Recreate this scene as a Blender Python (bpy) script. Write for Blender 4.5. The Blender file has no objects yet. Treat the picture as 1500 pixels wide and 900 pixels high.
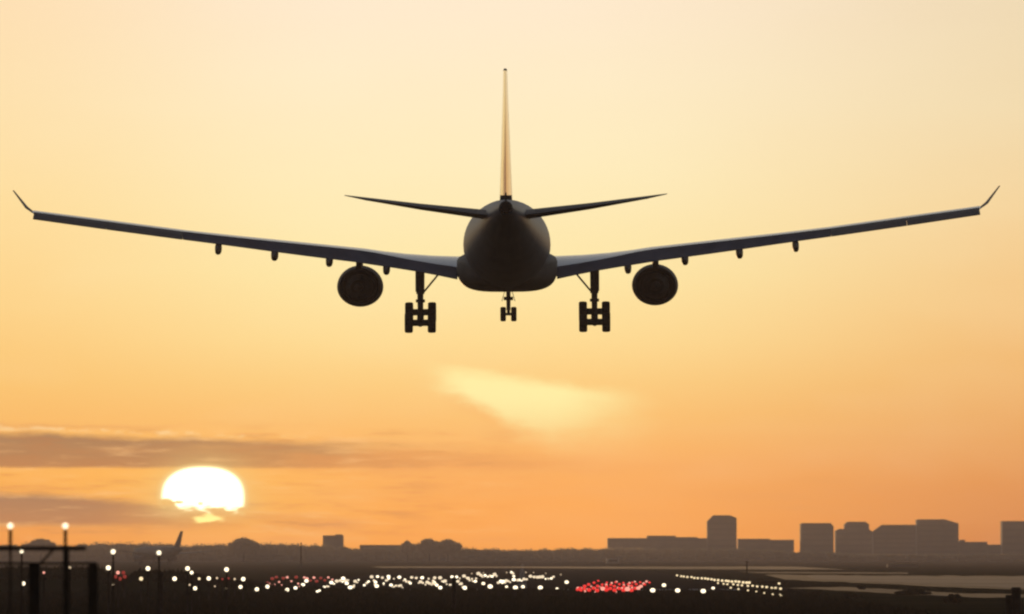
import bpy, bmesh, math, random
from mathutils import Vector, Matrix
random.seed(7)
R = math.radians
SC = bpy.context.scene
COL = SC.collection

# ------------------------------------------------------------------ camera
# telephoto view: 12840 photograph pixels per radian, horizon at row 814
K = 12840.0; HOR = 814.0; CAMH = 3.0; CX = 750.0
cam_d = bpy.data.cameras.new('camera')
cam = bpy.data.objects.new('camera', cam_d); COL.objects.link(cam)
cam_d.sensor_width = 36.0
cam_d.lens = 36.0 * K / 1500.0
cam_d.clip_start = 1.0; cam_d.clip_end = 40000.0
cam.location = (0, 0, CAMH)
cam.rotation_euler = (math.pi/2 + math.atan((HOR-450.0)/K), 0, 0)
cam_d.dof.use_dof = True; cam_d.dof.focus_distance = 530.0; cam_d.dof.aperture_fstop = 2.8
SC.camera = cam
SC.view_settings.view_transform = 'Standard'
SC.view_settings.look = 'None'
SC.view_settings.exposure = 0.0
SC.view_settings.gamma = 1.0
SC.render.engine = 'CYCLES'
SC.cycles.use_denoising = True
SC.cycles.max_bounces = 6
SC.cycles.volume_bounces = 0
SC.cycles.filter_width = 2.25

def lin(c):
    out = []
    for v in c:
        v /= 255.0
        out.append(v/12.92 if v <= .04045 else ((v+.055)/1.055)**2.4)
    return tuple(out)

# ------------------------------------------------------------------ world
world = bpy.data.worlds.new('World'); SC.world = world
world.use_nodes = True
nt = world.node_tree
for n in list(nt.nodes): nt.nodes.remove(n)
SUN_AZ = (297.0-CX)/K            # to the right of +Y
SUN_EL = (HOR-730.0)/K

class X:                          # tiny wrapper: arithmetic on node sockets
    def __init__(s, v): s.v = v
    def __add__(a, b): return op('ADD', a, b)
    __radd__ = __add__
    def __sub__(a, b): return op('SUBTRACT', a, b)
    def __rsub__(a, b): return op('SUBTRACT', b, a)
    def __mul__(a, b): return op('MULTIPLY', a, b)
    __rmul__ = __mul__
    def __truediv__(a, b): return op('DIVIDE', a, b)
def put(sock, v):
    if isinstance(v, X): nt.links.new(v.v, sock)
    else: sock.default_value = v
def op(kind, *a):
    n = nt.nodes.new('ShaderNodeMath'); n.operation = kind
    for i, v in enumerate(a): put(n.inputs[i], v)
    return X(n.outputs[0])
def sstep(lo, hi, x):
    if lo > hi: return 1.0 - sstep(hi, lo, x)
    n = nt.nodes.new('ShaderNodeMapRange'); n.interpolation_type = 'SMOOTHSTEP'
    put(n.inputs['Value'], x); n.inputs['From Min'].default_value = lo; n.inputs['From Max'].default_value = hi
    return X(n.outputs['Result'])
def vec(x, y, z=0.0):
    n = nt.nodes.new('ShaderNodeCombineXYZ')
    for i, v in enumerate((x, y, z)): put(n.inputs[i], v)
    return X(n.outputs[0])
def noise(v, scale, detail=3.0, rough=.55):
    n = nt.nodes.new('ShaderNodeTexNoise'); put(n.inputs['Vector'], v)
    n.inputs['Scale'].default_value = scale; n.inputs['Detail'].default_value = detail; n.inputs['Roughness'].default_value = rough
    return X(n.outputs['Fac'])
def mix(f, a, b, kind='MIX'):
    n = nt.nodes.new('ShaderNodeMix'); n.data_type = 'RGBA'; n.blend_type = kind; n.clamp_factor = True
    put(n.inputs[0], f)
    for i, v in ((6, a), (7, b)):
        if isinstance(v, X): nt.links.new(v.v, n.inputs[i])
        else: n.inputs[i].default_value = tuple(v) + (1.0,)
    return X(n.outputs[2])
def ramp(x, stops):
    n = nt.nodes.new('ShaderNodeValToRGB'); e = n.color_ramp.elements
    p0, p1 = stops[0][0], stops[-1][0]
    f = (x - float(p0)) / float(p1-p0)
    while len(e) < len(stops): e.new(.5)
    for i, (p, c) in enumerate(stops):
        e[i].position = (p-p0)/(p1-p0)
    for i, (p, c) in enumerate(stops):
        e[i].color = tuple(c) + (1.0,)
    put(n.inputs[0], f)
    return X(n.outputs[0])
HZ_D = .00006; HZ_A = (.44,.30,.20)
def col(c, v=700.0):
    # what the sky must give so that, seen through the haze box at this height, it reads as c
    e = max((HOR-v)/K, 1e-4); T = math.exp(-HZ_D*min(6000.0, 43.0/e))
    return tuple(max(.01, (q-(1-T)*a)/T) for q, a in zip(lin(c), HZ_A))

tc = nt.nodes.new('ShaderNodeTexCoord')
sp = nt.nodes.new('ShaderNodeSeparateXYZ'); nt.links.new(tc.outputs['Generated'], sp.inputs[0])
dx, dy, dz = X(sp.outputs[0]), X(sp.outputs[1]), X(sp.outputs[2])
az = op('ARCTAN2', dx, dy); el = op('ARCSINE', dz)
U = az*K + CX                      # azimuth and elevation, in the photograph's angular pixels
V = HOR - el*K
uv = vec(U*.001, V*.001)

L = [(0,(254,224,180)),(150,(254,225,173)),(300,(254,221,157)),(450,(253,211,138)),(560,(250,197,116)),(620,(249,187,106)),(690,(250,178,90)),(750,(246,165,84)),(812,(236,150,80))]
C_ = [(0,(255,234,205)),(100,(255,236,200)),(250,(255,236,188)),(400,(254,231,168)),(500,(254,219,148)),(560,(252,206,130)),(620,(251,192,114)),(680,(250,177,101)),(740,(250,170,90)),(812,(247,163,84))]
R_ = [(0,(238,216,178)),(150,(241,217,173)),(300,(244,210,155)),(450,(243,195,130)),(550,(239,181,112)),(650,(230,162,96)),(720,(220,147,88)),(812,(208,134,84))]
def rr(s): return ramp(V, [(p, col(c, p)) for p, c in s])
sky = mix(sstep(520, -60, U), rr(C_), rr(L))
sky = mix(sstep(800, 1650, U), sky, rr(R_))
# warm glow round the sun
gu = (U-300.0)/230.0; gv = (V-725.0)/62.0
gl = op('EXPONENT', -1.0*(gu*gu + gv*gv))
sky = mix(gl*.55, sky, col((255,192,92)))
# very faint large-scale unevenness
big = noise(vec(U*.0011, V*.0032), 2.2, 2.0)
sky = mix((big-.5)*.30, sky, col((255,244,205),400.))
sky = mix((.5-big)*.12, sky, col((246,200,130),400.))

# --- cloud banks (low in the north-west)
w1 = noise(vec(U*.006, V*.02), 1.0, 5.0, .6) - .5
w2 = noise(vec(U*.022, V*.05, 3.0), 1.0, 4.0, .6) - .5
Vw = V + w1*26.0 + w2*8.0
# bank A: rows 632-686, solid towards the left, thinning away to the right
topA = 634.0 + (U*.022)
mA = sstep(-4.0, 9.0, Vw-topA) * sstep(689.0, 682.0, V + w2*5.0)
fadeA = sstep(760.0, 240.0, U + w1*330.0)
sky = mix(mA*fadeA*.94, sky, mix(sstep(640.0, 690.0, V), col((170,130,96)), col((190,134,90))))
mA2 = sstep(0.0, 10.0, Vw-658.0) * sstep(700.0, 676.0, Vw) * sstep(900.0, 600.0, U + w1*300.0) * sstep(380., 480., U)
sky = mix(mA2*.45, sky, col((222,150,92)))
# bright rim along its top
rimv = (Vw - topA + 5.0)/3.2
rim = op('EXPONENT', -1.0*(rimv*rimv)) * sstep(480.0, 300.0, U + w1*300.0) * sstep(-.06, .1, w2+w1*.5)
sky = mix(rim*.85, sky, col((255,212,150),630.))
lin2 = (Vw - 625.0)/4.0
sky = mix(op('EXPONENT', -1.0*(lin2*lin2))*sstep(330.,180.,U)*.35, sky, col((222,160,104)))
# bank B: rows 716-770, slopes down to the right and runs under the sun
topB = 716.0 + U*.075
mB = sstep(-3.0, 12.0, Vw-topB) * sstep(779.0, 764.0, V + w1*14.0)
fadeB = sstep(430.0, 110.0, U + w1*160.0)
sky = mix(mB*fadeB*.95, sky, mix(sstep(715.0, 775.0, V), col((168,126,94)), col((192,134,90))))
mC = sstep(0.0, 8.0, Vw-752.0) * sstep(786.0, 770.0, Vw) * sstep(.0, .12, w1+.05) * sstep(620.0, 420.0, U) * sstep(330., 400., U)
sky = mix(mC*.35, sky, col((224,150,84)))
# faint streaks over the rest of the lower sky
st = noise(vec(U*.0022, V*.03, 5.0), 1.0, 4.0, .55)
sky = mix(sstep(.52,.75,st)*sstep(600.,700.,V)*.30, sky, col((228,158,96)))
fine = noise(vec(U*.009, V*.075, 12.0), 1.0, 5.0, .62)
fm = sstep(900.,500.,U)*sstep(612.,650.,V)*sstep(800.,775.,V)
sky = mix(sstep(.50,.72,fine)*fm*.38, sky, col((255,200,135)))
sky = mix(sstep(.50,.30,fine)*fm*.38, sky, col((196,130,84)))
pa = op('EXPONENT', -1.0*(((U-488.0+w2*40.)/40.0)*((U-488.0+w2*40.)/40.0)) - ((V-768.0+w2*16.)/7.0)*((V-768.0+w2*16.)/7.0))
sky = mix(pa*.6, sky, col((222,150,92)))
# --- the clear bright opening under the thin veil
ta = U*.125                                   # its upper edge slopes down to the right
mD = sstep(-9.0, 15.0, V + w1*26.0 + w2*12.0 - (ta + 457.0))
lowD = op('MINIMUM', (U-612.0)*.60 + 542.0, op('MAXIMUM', (U-700.0)*1.0+600.0, 600.0))
lowD = op('MINIMUM', lowD, 660.0)
mD = mD * sstep(20.0, -28.0, V + w1*80.0 + w2*44.0 - lowD) * sstep(596.0, 690.0, U + w2*30.) * sstep(985.0, 800.0, U + w1*90.0)
mD = mD * sstep(684.0, 575.0, V)
sky = mix(mD*.92, sky, col((255,240,168),580.))
# the veil's darker edge just under the opening
eD = (V - lowD - 14.0 + w1*70.0 + w2*22.0)/13.0
sky = mix(op('EXPONENT', -1.0*(eD*eD))*sstep(640.,680.,U)*sstep(800.,735.,U)*.16, sky, col((238,170,104)))

# --- light above the picture and away from the sun: dims and cools
high = [(0.0,(.95,.83,.60)),(.06,(.90,.78,.56)),(.15,(.66,.60,.48)),(.35,(.34,.35,.36)),(.7,(.15,.18,.24)),(1.0,(.09,.12,.19))]
nz = nt.nodes.new('ShaderNodeValToRGB'); e = nz.color_ramp.elements
while len(e) < len(high): e.new(.5)
for i, (p, c) in enumerate(high): e[i].position = p
for i, (p, c) in enumerate(high): e[i].color = c + (1.0,)
put(nz.inputs[0], dz)
sky = mix(sstep(60.0, -900.0, V), sky, X(nz.outputs[0]))
cosaz = dy / op('SQRT', dx*dx + dy*dy + 1e-6)
dim = sstep(-.35, .95, cosaz)
sky = mix(1.0-dim, sky, (.010,.0135,.024))
# the sun itself, flattened by the air and cut below by the cloud
su = (U-297.5)/59.5; sv = (V-730.0)/45.0
r2 = op('POWER', op('ABSOLUTE', su), 2.4) + op('POWER', op('ABSOLUTE', sv), 2.4)
disc = sstep(1.18, .80, r2)
w3 = noise(vec(U*.045, V*.10, 9.0), 1.0, 1.5, .5) - .5
cut_edge = 743.0 + sstep(264., 244., U)*(-13.0) + w3*34.0
cut = sstep(6.0, -4.0, V - cut_edge)
notch = 1.0 - sstep(-.3,.0, 1.0-((U-262.0)/14.0)*((U-262.0)/14.0)-((V-735.0)/4.0)*((V-735.0)/4.0))*.5
gap = op('EXPONENT', -1.0*(((U-305.0)/20.0)*((U-305.0)/20.0)) - ((V-760.0 + w3*16.)/6.0)*((V-760.0 + w3*16.)/6.0))
bite = op('EXPONENT', -1.0*(((U-262.0)/11.0)*((U-262.0)/11.0)) - ((V-736.0)/3.0)*((V-736.0)/3.0))
bite2 = op('EXPONENT', -1.0*(((U-294.0)/6.0)*((U-294.0)/6.0)) - ((V-738.0)/4.0)*((V-738.0)/4.0))
sunf = disc*cut*(1.0-sstep(.45,.8,bite))*(1.0-sstep(.4,.9,bite2)*.8)
sky = mix(sstep(.12,.6,gap), sky, (1.7,1.35,.42))
sv2 = (V-722.0)/34.0
halo = op('EXPONENT', -.75*op('MAXIMUM', r2-.8, 0.0))
sky = mix(halo*sstep(775.,740.,V)*.5, sky, (1.0,.72,.25))
sky = mix(sstep(1.5, 1.0, r2)*sstep(12., -2., V-cut_edge)*.8, sky, (1.1,.78,.30))
sky = mix(sunf, sky, (3.2,2.7,1.7))

ns = nt.nodes.new('ShaderNodeTexSky'); ns.sky_type = 'NISHITA'
ns.sun_disc = False; ns.sun_elevation = max(SUN_EL, 0.004); ns.sun_rotation = SUN_AZ
ns.air_density = 1.0; ns.dust_density = 2.0; ns.ozone_density = 1.0
m10 = mix(1.0, sky, (10.0,10.0,10.0), 'MULTIPLY')      # background strength is .1
below = sstep(-.002, .0, dz)
fin = mix(sstep(.98, .4, cosaz)*.5, m10, mix(1.0, m10, X(ns.outputs[0]), 'ADD'))
fin = mix(below, (.35,.22,.14), fin)
bg = nt.nodes.new('ShaderNodeBackground'); bg.inputs['Strength'].default_value = 0.1
nt.links.new(fin.v, bg.inputs['Color'])
wo = nt.nodes.new('ShaderNodeOutputWorld'); nt.links.new(bg.outputs[0], wo.inputs[0])

# ------------------------------------------------------------------ sun lamp
sd = bpy.data.lights.new('sun', 'SUN'); sd.energy = 2.0; sd.angle = R(.53); sd.color = (1.0,.60,.28)
so = bpy.data.objects.new('sun', sd); COL.objects.link(so)
sdir = Vector((math.sin(SUN_AZ)*math.cos(SUN_EL), math.cos(SUN_AZ)*math.cos(SUN_EL), math.sin(SUN_EL)))
so.rotation_euler = sdir.to_track_quat('Z', 'Y').to_euler()

# ------------------------------------------------------------------ materials
def mat(name, base, rough=.5, spec=.5, metal=0.0, coat=0.0, noise_amt=.0, nscale=1.0, base2=None, bump=0.0, sheen=0):
    m = bpy.data.materials.new(name); m.use_nodes = True
    t = m.node_tree; b = t.nodes['Principled BSDF']
    b.inputs['Base Color'].default_value = tuple(base)+(1,)
    b.inputs['Roughness'].default_value = rough
    b.inputs['Specular IOR Level'].default_value = spec
    b.inputs['Metallic'].default_value = metal
    b.inputs['Coat Weight'].default_value = coat
    b.inputs['Coat Roughness'].default_value = .12
    if base2 is not None:
        c = t.nodes.new('ShaderNodeTexCoord'); n = t.nodes.new('ShaderNodeTexNoise')
        n.inputs['Scale'].default_value = nscale; n.inputs['Detail'].default_value = 6
        t.links.new(c.outputs['Object'], n.inputs['Vector'])
        r = t.nodes.new('ShaderNodeValToRGB'); r.color_ramp.elements[0].position = .35; r.color_ramp.elements[1].position = .65
        r.color_ramp.elements[0].color = tuple(base)+(1,); r.color_ramp.elements[1].color = tuple(base2)+(1,)
        t.links.new(n.outputs['Fac'], r.inputs[0]); t.links.new(r.outputs[0], b.inputs['Base Color'])
        if bump:
            bp = t.nodes.new('ShaderNodeBump'); bp.inputs['Strength'].default_value = bump; bp.inputs['Distance'].default_value = .05
            t.links.new(n.outputs['Fac'], bp.inputs['Height']); t.links.new(bp.outputs[0], b.inputs['Normal'])
    return m
def emis(name, c, s):
    m = bpy.data.materials.new(name); m.use_nodes = True
    b = m.node_tree.nodes['Principled BSDF']
    b.inputs['Base Color'].default_value = (.1,.1,.1,1); b.inputs['Roughness'].default_value = .3
    b.inputs['Emission Color'].default_value = tuple(c)+(1,); b.inputs['Emission Strength'].default_value = s
    m.cycles.emission_sampling = 'NONE'
    return m
M = dict(
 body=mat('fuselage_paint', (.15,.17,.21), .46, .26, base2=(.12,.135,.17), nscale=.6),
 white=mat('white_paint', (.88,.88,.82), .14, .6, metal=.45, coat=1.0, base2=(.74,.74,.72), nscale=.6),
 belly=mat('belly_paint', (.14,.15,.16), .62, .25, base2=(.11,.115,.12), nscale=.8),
 wing=mat('wing_grey', (.36,.38,.42), .22, .5, coat=.5, base2=(.28,.29,.31), nscale=.5),
 flap=mat('flap_grey', (.19,.19,.235), .6, .3, base2=(.13,.125,.16), nscale=.7),
 aileron=mat('aileron_grey', (.10,.09,.085), .6, .25, base2=(.07,.06,.055), nscale=.7),
 dark=mat('dark_metal', (.03,.03,.03), .85, .1, base2=(.022,.021,.02), nscale=3),
 nacelle=mat('nacelle_paint', (.055,.055,.06), .7, .2, base2=(.07,.07,.075), nscale=2),
 gear=mat('gear_steel', (.16,.155,.15), .45, .5, metal=.4, base2=(.10,.095,.09), nscale=6),
 rubber=mat('tyre_rubber', (.022,.021,.02), .8, .2, base2=(.03,.028,.026), nscale=8),
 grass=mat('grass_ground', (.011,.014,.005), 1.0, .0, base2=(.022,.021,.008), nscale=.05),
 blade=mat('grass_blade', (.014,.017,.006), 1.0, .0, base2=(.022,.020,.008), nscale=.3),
 leaf=mat('leaf', (.045,.05,.024), .95, .0, base2=(.075,.07,.034), nscale=.25),
 nearleaf=mat('near_leaf', (.018,.021,.010), 1.0, .0, base2=(.028,.027,.012), nscale=.8),
 bark=mat('bark', (.06,.045,.03), .95, .1, base2=(.04,.03,.02), nscale=2),
 asphalt=mat('asphalt', (.022,.020,.018), 1.0, .0, base2=(.034,.030,.026), nscale=.08),
 concrete=mat('concrete', (.12,.105,.09), .85, .08, base2=(.05,.044,.038), nscale=.03),
 shoulder=mat('worn_concrete', (.06,.053,.046), .9, .05, base2=(.035,.031,.027), nscale=.04),
 bld=mat('facade', (.22,.20,.18), .9, .1, base2=(.18,.165,.15), nscale=.15),
 pale=mat('pale_facade', (.6,.57,.53), .8, .2, base2=(.5,.48,.45), nscale=.3),
 glass=mat('window_glass', (.14,.135,.13), .4, .3),
 steel=mat('painted_steel', (.035,.028,.022), .85, .08, base2=(.022,.018,.014), nscale=4),
 marking=mat('white_marking', (.30,.29,.27), .9, .0),
 redpaint=mat('red_paint', (.45,.05,.035), .6, .3, base2=(.35,.04,.03), nscale=2),
 e_white=emis('lamp_white', (1.0,.84,.58), 1.9),
 e_strip=emis('lamp_strip', (1.0,.80,.54), 1.05),
 e_strip_b=emis('lamp_strip_bright', (1.0,.86,.62), 2.0),
 e_soft=emis('lamp_soft', (1.0,.74,.46), .8),
 e_yel=emis('lamp_yellow', (1.0,.78,.45), 1.15),
 e_red=emis('lamp_red', (1.0,.035,.03), .95),
 e_pink=emis('lamp_pink', (1.0,.40,.30), 1.1),
 e_dimred=emis('lamp_dim_red', (.75,.07,.05), .35),
)

lt = M['leaf'].node_tree; lb = lt.nodes['Principled BSDF']; tl = lt.nodes.new('ShaderNodeBsdfTranslucent'); tl.inputs[0].default_value = (.46,.36,.22,1)
ms = lt.nodes.new('ShaderNodeMixShader'); ms.inputs[0].default_value = .65
lt.links.new(lb.outputs[0], ms.inputs[1]); lt.links.new(tl.outputs[0], ms.inputs[2]); lt.links.new(ms.outputs[0], lt.nodes['Material Output'].inputs['Surface'])

# ------------------------------------------------------------------ object helpers
def link_mesh(name, verts, faces, m, parent=None, smooth=False, auto=None):
    me = bpy.data.meshes.new(name); me.from_pydata([tuple(v) for v in verts], [], faces); me.update()
    bm = bmesh.new(); bm.from_mesh(me); bmesh.ops.recalc_face_normals(bm, faces=bm.faces); bm.to_mesh(me); bm.free()
    if isinstance(m, (list, tuple)):
        for q in m: me.materials.append(q)
    else: me.materials.append(m)
    if smooth:
        for p in me.polygons: p.use_smooth = True
        if auto is not None:
            me.set_sharp_from_angle(angle=R(auto))
    o = bpy.data.objects.new(name, me); COL.objects.link(o)
    if parent is not None: o.parent = parent
    return o
def empty(name, loc=(0,0,0), rot=(0,0,0)):
    o = bpy.data.objects.new(name, None); COL.objects.link(o); o.location = loc; o.rotation_euler = rot; return o
def tag(o, label=None, cat=None, group=None, kind=None):
    if label: o['label'] = label
    if cat: o['category'] = cat
    if group: o['group'] = group
    if kind: o['kind'] = kind
    return o
class MB:
    def __init__(s): s.v = []; s.f = []
    def add(s, vs, fs):
        n = len(s.v); s.v += [Vector(q) for q in vs]; s.f += [tuple(i+n for i in f) for f in fs]; return s
    def box(s, x0, x1, y0, y1, z0, z1):
        return s.add([(x,y,z) for x in (x0,x1) for y in (y0,y1) for z in (z0,z1)],
            [(0,1,3,2),(4,6,7,5),(0,4,5,1),(2,3,7,6),(0,2,6,4),(1,5,7,3)])
    def tube(s, a, b, r0, r1=None, n=12):
        r1 = r0 if r1 is None else r1
        a, b = Vector(a), Vector(b); d = (b-a).normalized(); q = d.to_track_quat('Z','Y')
        vs = []
        for p, r in ((a,r0),(b,r1)):
            for i in range(n):
                t = 2*math.pi*i/n; vs.append(p + q @ Vector((r*math.cos(t), r*math.sin(t), 0)))
        fs = [(i,(i+1)%n,n+(i+1)%n,n+i) for i in range(n)] + [tuple(range(n-1,-1,-1)), tuple(range(n,2*n))]
        return s.add(vs, fs)
    def loft(s, rings, cap=True):
        n = len(rings[0]); vs = [p for r in rings for p in r]; fs = []
        for k in range(len(rings)-1):
            for i in range(n):
                fs.append((k*n+i, k*n+(i+1)%n, (k+1)*n+(i+1)%n, (k+1)*n+i))
        if cap: fs += [tuple(range(n-1,-1,-1)), tuple(range((len(rings)-1)*n, len(rings)*n))]
        return s.add(vs, fs)
    def ball(s, c, rx, ry, rz, nu=14, nv=9):
        rings = []
        for k in range(1, nv):
            t = math.pi*k/nv
            rings.append([(c[0]+rx*math.sin(t)*math.cos(2*math.pi*i/nu), c[1]+ry*math.sin(t)*math.sin(2*math.pi*i/nu), c[2]+rz*math.cos(t)) for i in range(nu)])
        return s.loft(rings)
    def build(s, name, m, parent=None, smooth=False, auto=None):
        return link_mesh(name, s.v, s.f, m, parent, smooth, auto)
def gp(px, py, z=0.0):
    """ground point seen at photograph pixel (px, py), at height z above the ground"""
    d = K*(CAMH-z)/(py-HOR)
    return ((px-CX)/K*d, d)
def at(px, py, d): return ((px-CX)/K*d, d, CAMH+(HOR-py)/K*d)

# ------------------------------------------------------------------ ground
def poly(name, pts, z, m, kind='structure'):
    o = link_mesh(name, [(x,y,z) for x,y in pts], [tuple(range(len(pts)))], m)
    tag(o, kind=kind); return o
gv, gf = [], []
NX, NY = 40, 80
ys = [-40 + 5990*(j/NY)**2.2 for j in range(NY+1)]
for y in ys:
    for i in range(NX+1):
        x = (i/NX-.5)*2*1850.0
        gv.append((x, y, 0.0))
for j in range(NY):
    for i in range(NX):
        a = j*(NX+1)+i; gf.append((a, a+1, a+NX+2, a+NX+1))
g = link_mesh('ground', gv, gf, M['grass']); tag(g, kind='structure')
def wob(pts, seed, amp=.55):
    r_ = random.Random(seed); out = []
    for (a, b), (c, d) in zip(pts, pts[1:]+pts[:1]):
        n = max(1, int(abs(c-a)/14))
        for i in range(n):
            f = i/n; out.append(gp(a+(c-a)*f, b+(d-b)*f + (r_.uniform(-amp,amp) if i else 0)))
    return out
RD = (15.0/K, 1.0)   # runway heading
def rw(e, y): return (e + RD[0]*y, y)
poly('runway', [rw(-24,740), rw(24,740), rw(24,3100), rw(-24,3100)], .008, M['asphalt'])
mk = MB()
for side in (-1,1):
    for k in range(6):
        e = side*(3.0+k*2.9)
        a = [rw(e,752), rw(e+1.7*side,752), rw(e+1.7*side,782), rw(e,782)]
        mk.add([(x,y,.014) for x,y in a], [(0,1,2,3)])
for y in range(810, 3000, 60):
    a = [rw(-.45,y), rw(.45,y), rw(.45,y+30), rw(-.45,y+30)]
    mk.add([(x,y2,.014) for x,y2 in a], [(0,1,2,3)])
tag(mk.build('runway_marking', M['marking']), kind='structure')
tw = wob([q for q in ((1180,843.5),(1320,845),(1560,846),(1620,862),(1500,861.5),(1400,858),(1290,853),(1190,848))], 16, .5)
poly('taxiway', tw, .012, M['concrete'])
tw2 = wob([q for q in ((1150,862),(1230,860),(1330,865),(1420,870),(1600,872),(1600,877),(1420,875.5),(1330,871.5),(1240,866))], 9, .5)
poly('service_road', tw2, .016, M['shoulder'])
sh = wob([(1120,842.2),(1300,843.4),(1580,844.2),(1660,864.5),(1500,864.5),(1400,860.5),(1290,855.5),(1150,849.5)], 31, .6)
poly('taxiway_shoulder', sh, .005, M['shoulder'])
tw3 = wob([q for q in ((540,830.2),(1160,830.2),(1240,834.5),(1120,834.8),(760,832.6),(560,832.0))], 19, .12)
poly('perimeter_road', tw3, .020, M['shoulder'])
tw4 = wob([q for q in ((1080,838.0),(1330,839.2),(1330,841.0),(1110,839.8))], 13, .12)
poly('apron', tw4, .024, M['shoulder'])

# low grassy bank before the threshold, higher at the left
BK = [(-140,832),(120,832),(150,834),(163,846),(186,848),(200,837),(270,838),(300,845),(400,859),(480,864.5),(640,866),(1000,867.5),(1150,869),(1180,870)]
def bank():
    rnd = random.Random(5); vs, fs = [], []
    prof = [(-16,0),(-9,.45),(-4,.85),(0,1.0),(5,.9),(12,.4),(20,0)]
    N_ = 330
    for i in range(N_+1):
        px_ = -140 + 1320*i/N_
        top = CAMH - (interp(BK, px_)-HOR)/K*722 + rnd.uniform(-.05,.05)
        for dy_, f in prof: vs.append(((px_-CX)/K*722, 722+dy_, max(0.0, top*f)-.02+(.0 if f else -.1)))
    n = len(prof)
    for i in range(N_):
        for j in range(n-1):
            a = i*n+j; fs.append((a, a+1, a+n+1, a+n))
    o = link_mesh('grass_bank', vs, fs, M['grass'], None, True); tag(o, kind='structure')
    vs, fs = [], []
    for k in range(9000):
        px_ = rnd.uniform(-140,1170); top = CAMH - (interp(BK, px_)-HOR)/K*722
        if top < .02: continue
        dy_ = rnd.uniform(-9,3); z0 = top*(1-abs(dy_)/20)-.1
        bx = (px_-CX)/K*722; h = rnd.uniform(.15,.42)*(1.6 if rnd.random()<.05 else 1); w = rnd.uniform(.04,.10); l = rnd.gauss(0,.1)
        i = len(vs); vs += [(bx-w,722+dy_,z0),(bx+w,722+dy_,z0),(bx+l,722+dy_+rnd.gauss(0,.1),z0+h)]; fs.append((i,i+1,i+2))
    o = link_mesh('tall_grass', vs, fs, M['blade']); tag(o, 'uncut grass along the top of the low dark bank', 'grass', kind='stuff')

# grass standing on the near field
def grass():
    vs, fs = [], []
    rnd = random.Random(3)
    for k in range(26000):
        y = 430 + 560*rnd.random()**1.5
        half = y*.064
        x = rnd.uniform(-half, half)
        if x > 2 and abs(x) < 24 and y > 736: continue
        px = CX + x/y*K; py = HOR + CAMH/y*K
        if px > 1150 and py < 866 + (px-1150)*.17: continue
        if abs(x-RD[0]*y) < 25 and y > 735: continue
        n = rnd.randint(2,4)
        for b in range(n):
            bx = x + rnd.gauss(0,.25); h = rnd.uniform(.12,.38)*(1.5 if rnd.random()<.07 else 1); w = rnd.uniform(.03,.08)
            a = rnd.uniform(0, math.pi); l = rnd.gauss(0,.09)
            c, s = math.cos(a)*w, math.sin(a)*w
            i = len(vs); vs += [(bx-c,y-s,0),(bx+c,y+s,0),(bx+l,y,h)]; fs.append((i,i+1,i+2))
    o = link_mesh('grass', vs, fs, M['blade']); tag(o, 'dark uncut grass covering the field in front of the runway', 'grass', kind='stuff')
grass()

# ------------------------------------------------------------------ vegetation
def interp(pts, x):
    if x <= pts[0][0]: return pts[0][1]
    for (a, b), (c, d) in zip(pts, pts[1:]):
        if x <= c: return b + (d-b)*(x-a)/(c-a)
    return pts[-1][1]
def leaf_ball(vs, fs, c, r, rz, n, size, rnd):
    # dark uneven core
    i0 = len(vs); nu, nv = 8, 5
    for k in range(1, nv):
        t = math.pi*k/nv
        for i in range(nu):
            q = .90*rnd.uniform(.84,1.06)
            vs.append((c[0]+r*q*math.sin(t)*math.cos(6.2832*i/nu), c[1]+r*q*math.sin(t)*math.sin(6.2832*i/nu), c[2]+rz*q*math.cos(t)))
    for k in range(nv-2):
        for i in range(nu):
            fs.append((i0+k*nu+i, i0+k*nu+(i+1)%nu, i0+(k+1)*nu+(i+1)%nu, i0+(k+1)*nu+i))
    fs.append(tuple(i0+i for i in range(nu))); fs.append(tuple(i0+(nv-2)*nu+i for i in range(nu)))
    for _ in range(n):
        d = Vector((rnd.gauss(0,1), rnd.gauss(0,1), rnd.gauss(0,1)+.3)).normalized()
        q = rnd.uniform(.72, 1.04)
        p = Vector(c) + Vector((d.x*r*q, d.y*r*q, d.z*rz*q))
        a = Vector((rnd.gauss(0,1), rnd.gauss(0,1), rnd.gauss(0,1))).normalized()*size*rnd.uniform(.6,1.2)
        b = a.cross(Vector((rnd.gauss(0,1), rnd.gauss(0,1), rnd.gauss(0,1)))).normalized()*size*rnd.uniform(.4,.9)
        i = len(vs); vs += [p-a, p+b, p+a, p-b]; fs.append((i,i+1,i+2,i+3))
topf = [(-200,794),(0,796),(30,794),(50,792),(84,797),(108,798),(122,793),(180,792.5),(250,793),(262,797),(284,796),(300,794),(330,794),(375,794),(393,792),(441,794.5),(470,796),(503,798),(506,801),(527,802),(532,799.5),(572,801),(700,801),(740,803),(780,803),(817,801),(860,801),(1000,801),(1100,803),(1200,807),(1290,811),(1500,812),(1750,812)]
def forest():
    rnd = random.Random(11); vs, fs = [], []
    px = -120.0
    while px < 1640:
        for row in range(3):
            d = 4480 + row*100 + rnd.uniform(-40,40)
            x0 = px + rnd.uniform(-9,9)
            top = CAMH + (HOR-interp(topf, x0)-rnd.uniform(0,1.6))/K*d - (.5 if row != 1 else 0)
            r = rnd.uniform(3.4,5.6); rz = min(top*.52, 5.6)
            X0 = (x0-CX)/K*d
            leaf_ball(vs, fs, (X0, d, top-rz), r, rz, 90, .40, rnd)
            leaf_ball(vs, fs, (X0+rnd.uniform(-2,2), d-2.0, max(1.6, (top-2*rz)*.5+1.2)), r*1.1, max(2.2,(top-1.6*rz)*.7), 34, .45, rnd)
        px += rnd.uniform(8,12)
    o = link_mesh('forest', vs, fs, M['leaf'])
    tag(o, 'hazy dark treeline running along the far edge of the airfield', 'forest', kind='stuff')
forest()
bank()
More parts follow.
